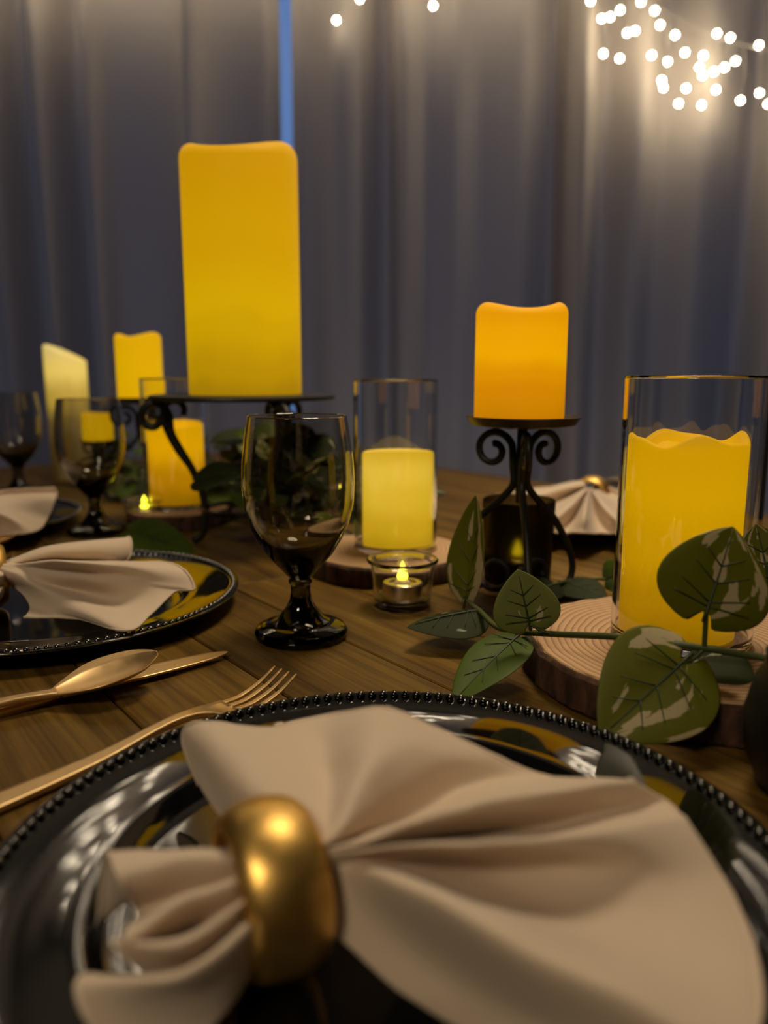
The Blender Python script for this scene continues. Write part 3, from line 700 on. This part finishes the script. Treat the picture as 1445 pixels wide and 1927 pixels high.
# ------------------------------------------------------------------ tealights and votive cups
def tealight(loc, z, label, flame='flame'):
    root = empty('tealight', (loc[0], loc[1], TZ+z), 0, label, 'tealight', 'LED tealights')
    r, h = .0188, .0170
    link('case', lathe('case', [(0, 0), (r-.001, 0), (r, .001), (r, h-.001), (r-.0012, h), (r-.006, h), (r-.0068, h-.0015), (0, h-.0015)], M['metal'], 48), parent=root)
    link('socket', lathe('socket', [(0, h-.0014), (.0072, h-.0014), (.0068, h+.0008), (.0045, h+.0026), (0, h+.0026)], M['plastic'], 32), parent=root)
    link('flame', lathe('flame', [(0, h+.0024), (.0042, h+.0026), (.0052, h+.0055), (.0044, h+.0090), (.0026, h+.0130), (.0010, h+.0175), (0, h+.0195)], M[flame], 24), parent=root)
    return root
def votive(loc, label, mat, rt, rb, h, flare=True, floor=.010):
    w = .0024
    if flare:
        prof = [(0, 0), (rb-.002, 0), (rb, .002), (rb+(rt-rb)*.45, h*.75), (rt-.003, h*.88), (rt, h*.93), (rt+.0008, h*.97), (rt-.0008, h), (rt-.003, h*.985), (rt-.0062, h*.90), (rb+(rt-rb)*.45-w, h*.75), (rb-w, floor), (rb-w-.003, floor-.002), (0, floor-.002)]
    else:
        prof = [(0, 0), (rb-.003, 0), (rb, .003), (rt, h-.001), (rt-w*.5, h), (rt-w, h-.001), (rb-w, floor), (rb-w-.003, floor-.002), (0, floor-.002)]
    o = link('votive_cup', lathe('votive_cup', prof, mat, 72, ang=24 if flare else 8), loc=(loc[0], loc[1], TZ))
    return tag(o, label, 'votive cup', 'votive cups')
v1 = P(757, 1142, 0)
votive(v1, 'small clear flared glass cup holding a lit tealight', M['glass'], .0325, .0262, .047)
tealight(v1, .0082, 'LED tealight glowing in the flared clear glass cup')
v2 = P(972, 1092, 0)
votive(v2, 'black glass votive cup glowing behind the iron stand legs', M['darkglass'], .0375, .0345, .087, False)
tealight(v2, .0082, 'LED tealight shining through the black glass cup', 'flame_far')
v3 = Vector((.2210, .3640, 0))
root = link('bowl_vase', lathe('bowl_vase', [(0, 0), (.020, 0), (.028, .007), (.0345, .024), (.036, .042), (.032, .060), (.027, .070), (.028, .075), (.0265, .075), (.0255, .070), (.030, .059), (.033, .042), (.030, .024), (.022, .011), (0, .009)], M['iron'], 64), loc=(v3.x, v3.y, TZ))
tag(root, 'rounded black bowl vase at the corner of the large wood slice', 'vase')
for px, py, Y, lab in ((272, 955, 1.02, 'LED tealight with bright yellow flame near the napkins'), (668, 942, 1.10, 'LED tealight glinting between the goblet and the ivory candle')):
    t_ = PD(px, py, Y); gh = TZ
    tp = PD(px, py, Y); s_ = P(px, py, .027)
    votive(s_, 'small clear cup around the ' + lab[4:], M['glass'], .0300, .0250, .040)
    tealight(s_, .0082, lab, 'flame_far')

# ------------------------------------------------------------------ cutlery
def place_path(o, a, b):
    d = b-a; o.location = (a.x, a.y, TZ); o.rotation_euler = (0, 0, math.atan2(d.y, d.x))
def ribbon(name, st, mat, n=4):
    """st: (x, halfwidth, z, thickness, dish, crossbow) -> closed solid along +x"""
    st = [Vector(s) if False else s for s in st]
    m = 9; rows = []
    for s in st:
        x, hw, z, th, di = s
        top = [Vector((x, hw*(2*j/(m-1)-1), z + th/2 - di*(1-(2*j/(m-1)-1)**2))) for j in range(m)]
        bot = [Vector((x, hw*(2*j/(m-1)-1)*.96, z - th/2 - di*(1-(2*j/(m-1)-1)**2))) for j in reversed(range(m))]
        rows.append(top+bot)
    cols_ = [catmull([r[j] for r in rows], n) for j in range(2*m)]
    k = len(cols_[0]); vs_ = [cols_[j][i] for i in range(k) for j in range(2*m)]; q = 2*m
    fs = [(i*q+j, i*q+(j+1) % q, (i+1)*q+(j+1) % q, (i+1)*q+j) for i in range(k-1) for j in range(q)]
    fs += [tuple(range(q)), tuple((k-1)*q+j for j in reversed(range(q)))]
    return fixn(mesh(name, vs_, fs, mat))
def spoon(a, b, label):
    root = empty('spoon', (0, 0, 0), 0, label, 'spoon', 'matt gold spoons'); place_path(root, a, b)
    Lh = (b-a).length; bl = .070
    link('handle', ribbon('handle', [(0, .0080, .003, .003, 0), (.03, .0080, .003, .003, 0), (Lh*.40, .0050, .0055, .003, 0), (Lh-bl-.03, .0034, .0105, .004, 0), (Lh-bl, .0040, .0095, .004, 0), (Lh-bl+.004, .0060, .0095, .003, .001)], M['cutlery']), parent=root)
    bw_ = [(Lh-bl, .004, .0100, .0018, .0005), (Lh-bl+.010, .0125, .0125, .0016, .0040), (Lh-bl+.025, .0225, .0160, .0015, .0075), (Lh-bl+.041, .0240, .0190, .0015, .0085), (Lh-bl+.057, .0190, .0215, .0015, .0065), (Lh-.003, .0080, .0232, .0015, .0025), (Lh, .0020, .0235, .0015, .0003)]
    link('bowl', ribbon('bowl', bw_, M['cutlery'], 5), parent=root); return root
def knife(a, b, label):
    root = empty('knife', (0, 0, 0), 0, label, 'knife', 'matt gold knives'); place_path(root, a, b)
    L_ = (b-a).length; hb = L_*.45
    link('handle', ribbon('handle', [(0, .0080, .0035, .006, 0), (.02, .0082, .0035, .0065, 0), (hb*.7, .0065, .0035, .006, 0), (hb, .0060, .0040, .005, 0)], M['cutlery']), parent=root)
    link('blade', ribbon('blade', [(hb, .0062, .0042, .0035, 0), (hb+.015, .0095, .0045, .0022, 0), (L_*.75, .0098, .0045, .0018, 0), (L_*.92, .0075, .0045, .0015, 0), (L_*.985, .0030, .0045, .0012, 0), (L_, .0006, .0045, .001, 0)], M['cutlery']), parent=root); return root
def fork(a, b, label):
    root = empty('fork', (0, 0, 0), 0, label, 'fork', None); place_path(root, a, b)
    L_ = (b-a).length; tb = L_-.048
    link('handle', ribbon('handle', [(0, .0080, .0035, .0035, 0), (.03, .0078, .0035, .0035, 0), (L_*.4, .0052, .0050, .0035, 0), (tb-.045, .0034, .0100, .0042, 0), (tb-.022, .0055, .0090, .0035, 0), (tb-.008, .0120, .0050, .0022, .001), (tb+.003, .0128, .0040, .0020, .001)], M['cutlery']), parent=root)
    for k in range(4):
        y = -.0108+.0072*k
        link('tine', ribbon('tine', [(tb+.001, .0022, .0035, .0019, 0), (tb+.016, .0017, .0032, .0018, 0), (tb+.033, .0014, .0075, .0016, 0), (L_, .0007, .0150, .0010, 0)], M['cutlery'], 3), parent=root, loc=(0, y, 0))
    return root
ka, kb = P(428, 1226, .005), P(0, 1331, .005); kd = (ka-kb).normalized(); knife(ka-kd*.225, ka, 'gold table knife lying under the spoon beside the black plate')
sa, sb2 = P(288, 1230, .0235), P(0, 1336, .006); sd = (sa-sb2).normalized(); spoon(sa-sd*.195, sa, 'gold spoon with its bowl resting over the knife')
fa, fb = P(536, 1262, .015), P(0, 1512, .003); fd = (fa-fb).normalized(); fork(fa-fd*.235, fa, 'gold fork partly hidden by the beaded rim of the large plate')
off = C3 - C2
s3 = P(36, 1018, .012); spoon(s3-V*.19, s3, 'gold spoon beside the farther folded napkin')
# raise the spoon of the nearer setting so that it rests over the knife
# ------------------------------------------------------------------ vines
def leaf_mesh(name, L, wd, fold, curl, mat, lobe=.22, twist=0.0, nx=11, ny=9):
    rows = []; uv = []
    for i in range(nx):
        t = i/(nx-1); tt = t**.80
        w = wd/2*(math.sin(math.pi*min(1, tt*.97+.03))**.72)*(1.10-.32*t) if i < nx-1 else wd*.004
        row = []
        for j in range(ny):
            s = 2*j/(ny-1)-1
            x = L*t - lobe*L*(abs(s)**1.6)*(1-t)**1.3
            y = w*s
            z = fold*abs(y) - curl*L*t*t - .12*wd*(abs(s)**3)*(1-t)*.6
            y += twist*t*t*wd
            row.append(Vector((x, y, z))); uv.append((t, j/(ny-1)))
        rows.append(row)
    me = grid(name, rows, mat)
    ul = me.uv_layers.new(name='UVMap')
    for lp in me.loops: ul.data[lp.index].uv = uv[lp.vertex_index]
    return me
def vein_mesh(L, wd, fold, curl, twist=0.0):
    zf = lambda x, y: fold*abs(y) - curl*L*(x/L)**2 + .0004
    vv, ff = [], []
    mid = [Vector((L*t, twist*t*t*wd, zf(L*t, 0))) for t in [k/8 for k in range(-1, 8)]]
    v, f = tube_data(mid, [.0011*(1-.085*k) for k in range(9)], 6); vv += v; ff += f
    for x0, x1, y1 in ((.05, .10, .27), (.10, .26, .25), (.32, .50, .2), (.52, .68, .14)):
        for s in (-1, 1):
            pts = [Vector((L*(x0+(x1-x0)*k/4), s*wd*y1*k/4*1.2 + twist*wd*(x0+(x1-x0)*k/4)**2, zf(L*(x0+(x1-x0)*k/4), s*wd*y1*k/4*1.2))) for k in range(5)]
            v, f = tube_data(pts, [.0006-.0001*k for k in range(5)], 5, len(vv)); vv += v; ff += f
    return mesh('vein', vv, ff, M['vein'])
def put_leaf(root, Bp, Tp, nrm, wd, mat, fold=.18, curl=.12, lobe=.22, veins=True, twist=0.0):
    x = (Tp-Bp); L = x.length; x.normalize(); z = Vector(nrm); z = (z - x*z.dot(x)).normalized(); y = z.cross(x)
    m4 = Matrix((x, y, z)).transposed().to_4x4(); m4.translation = Bp - root.location
    o = link('leaf', leaf_mesh('leaf', L, wd, fold, curl, mat, lobe, twist), parent=root); o.matrix_basis = m4
    shape_mods(o, .0005, 1)
    if veins: link('vein', vein_mesh(L, wd, fold, curl, twist), parent=o)
    return o
def vine(stem_pts, label, rad=.0021):
    root = empty('leaf_garland', (stem_pts[0].x, stem_pts[0].y, TZ), 0, label, 'garland', 'artificial leaf garlands')
    link('stem', tube('stem', catmull([p-root.location for p in stem_pts], 8), rad, M['stem'], 8), parent=root)
    return root
def petiole(root, a, b, sag=.004, rad=.0015):
    mid = (a+b)/2 + Vector((0, 0, -sag)); o = link('petiole', tube('petiole', catmull([a-root.location, mid-root.location, b-root.location], 5), rad, M['stem'], 7), parent=root)
cv = lambda px, py, Y, n=(0, -1, .25): PD(px, py, Y)
st = [PD(868,1095,.655), PD(880,1128,.62), PD(905,1152,.585), PD(945,1184,.535), PD(1040,1193,.49), PD(1150,1198,.445), PD(1250,1209,.425), PD(1325,1220,.418), PD(1400,1232,.415), PD(1480,1246,.41)]
hero = vine(st, 'variegated leaf garland trailing across the wood slice by the amber candle')
L1b, L1t = PD(1329,1150,.418), PD(1384,990,.432)
put_leaf(hero, L1b, L1t, (.05, -1, .25), .071, M['leaf'], .10, .05, .20); petiole(hero, PD(1325,1220,.418), L1b, 0)
L2b, L2t = PD(1284,1246,.415), PD(1130,1388,.398)
put_leaf(hero, L2b, L2t, (-.15, -1, .55), .070, M['leaf'], .12, .05, .22); petiole(hero, PD(1325,1220,.418), L2b, .002)
L3b, L3t = PD(996,1174,.495), PD(974,1072,.500)
put_leaf(hero, L3b, L3t, (-.25, -1, .35), .047, M['leaf_pale'], .22, .06, .22); petiole(hero, PD(1040,1193,.49), L3b, .001, .001)
L4b, L4t = PD(972,1200,.512), PD(848,1312,.462)
put_leaf(hero, L4b, L4t, (-.35, -.45, 1), .044, M['leaf_plain'], .15, .08, .12)
L5b, L5t = PD(878,1122,.62), PD(914,936,.645)
put_leaf(hero, L5b, L5t, (-.82, -.42, .1), .058, M['leaf'], .35, -.12, .1)
L6b, L6t = PD(893,1150,.59), PD(765,1168,.575)
put_leaf(hero, L6b, L6t, (.0, -.10, 1), .055, M['leaf_dark'], -.25, .10, .2)
L8b, L8t = PD(1392,1231,.43), PD(1288,1262,.418)
put_leaf(hero, L8b, L8t, (.1, -.25, 1), .040, M['leaf_dark'], -.1, .05, .1, False)
L7b, L7t = PD(1448,1100,.47), PD(1424,985,.485)
put_leaf(hero, L7b, L7t, (-.1, -1, .2), .050, M['leaf'], .1, .05, .2); petiole(hero, PD(1470,1245,.412), L7b, 0)
L9 = [PD(1010,1112,.70), PD(1050,1098,.72), PD(1085,1092,.745), PD(1140,1090,.755), PD(1190,1100,.75)]
hero2 = vine(L9, 'dark leaf sprig curling out behind the scrolled iron stand', .0016)
put_leaf(hero2, PD(1060,1096,.735), PD(1142,1118,.69), (.1, -.5, 1), .05, M['leaf_dark'], .1, .12, .2)
put_leaf(hero2, PD(1140,1090,.755), PD(1180,1070,.74), (-.3, -.7, .6), .04, M['leaf_plain'], .1, .12, .2)
put_leaf(hero2, PD(1040,1100,.715), PD(985,1118,.69), (.1, -.4, 1), .04, M['leaf_dark'], .1, .1, .2, False)
# garland along the middle of the table, blurred behind the goblet
def filler(a0, a1, n, seed, label, bmin=.16, bmax=.52, hmax=.11):
    rnd = random.Random(seed)
    c = lambda a, b: Vector((P1.x, P1.y, TZ)) + U*a + V*b
    pts = [c(a0+(a1-a0)*k/7, .36 + .05*math.sin(k*1.9+seed)) + Vector((0, 0, .012+.008*math.sin(k*2.3))) for k in range(8)]
    root = vine(pts, label, .0020); sp = catmull(pts, 8)
    keep = [(Vector((tl.x, tl.y)), .02), (Vector((vm.x, vm.y)), .10), (Vector((g1.x, g1.y)), .075), (Vector((g2.x, g2.y)), .06), (Vector((v1.x, v1.y)), .05), (C2.xy, .175), (C4.xy, .175), (C3.xy, .175), (Vector((sc_.x, sc_.y)), .058), (Vector((s1.x, s1.y)), .10), (sb.xy, .03), (cd.xy, .03), (ca.xy, .06), (P(272, 955, .027).xy, .045), (P(668, 942, .027).xy, .045)]
    i = 0; tries = 0
    while i < n and tries < n*12:
        tries += 1
        b0 = rnd.choice(sp); L_ = rnd.uniform(.045, .068); an = rnd.uniform(0, 2*math.pi)
        st_ = b0 + Vector((rnd.uniform(-.05, .05), rnd.uniform(-.05, .05), rnd.uniform(.0, hmax)))
        tp = st_ + Vector((math.cos(an)*L_, math.sin(an)*L_, rnd.uniform(-.03, .03)))
        tp.z = max(tp.z, TZ+.012); st_.z = max(st_.z, TZ+.010)
        if any((Vector((q.x, q.y))-k[0]).length < k[1] for q in (st_, tp, (st_+tp)/2) for k in keep): continue
        put_leaf(root, st_, tp, (rnd.uniform(-.5, .5), -.55+rnd.uniform(-.4, .3), .8), L_*rnd.uniform(.75, .95), M[rnd.choice(['leaf_dark', 'leaf', 'leaf_dark', 'leaf_plain'])], .12, .15, .22, False)
        petiole(root, b0, st_, .002, .0010); i += 1
    return root
mid_v = filler(.34, .86, 74, 4, 'leafy garland wound around the pedestal stand')
put_leaf(mid_v, PD(246,1000,.90), PD(362,1030,.86), (.1, -.75, .8), .055, M['leaf_plain'], .1, .1, .2)
put_leaf(mid_v, PD(372,900,.88), PD(455,878,.86), (.1, -.6, .8), .05, M['leaf_dark'], .12, .2, .2)
far_v = filler(.84, 1.7, 44, 8, 'leafy garland running past the goblets to the far candles', hmax=.08)
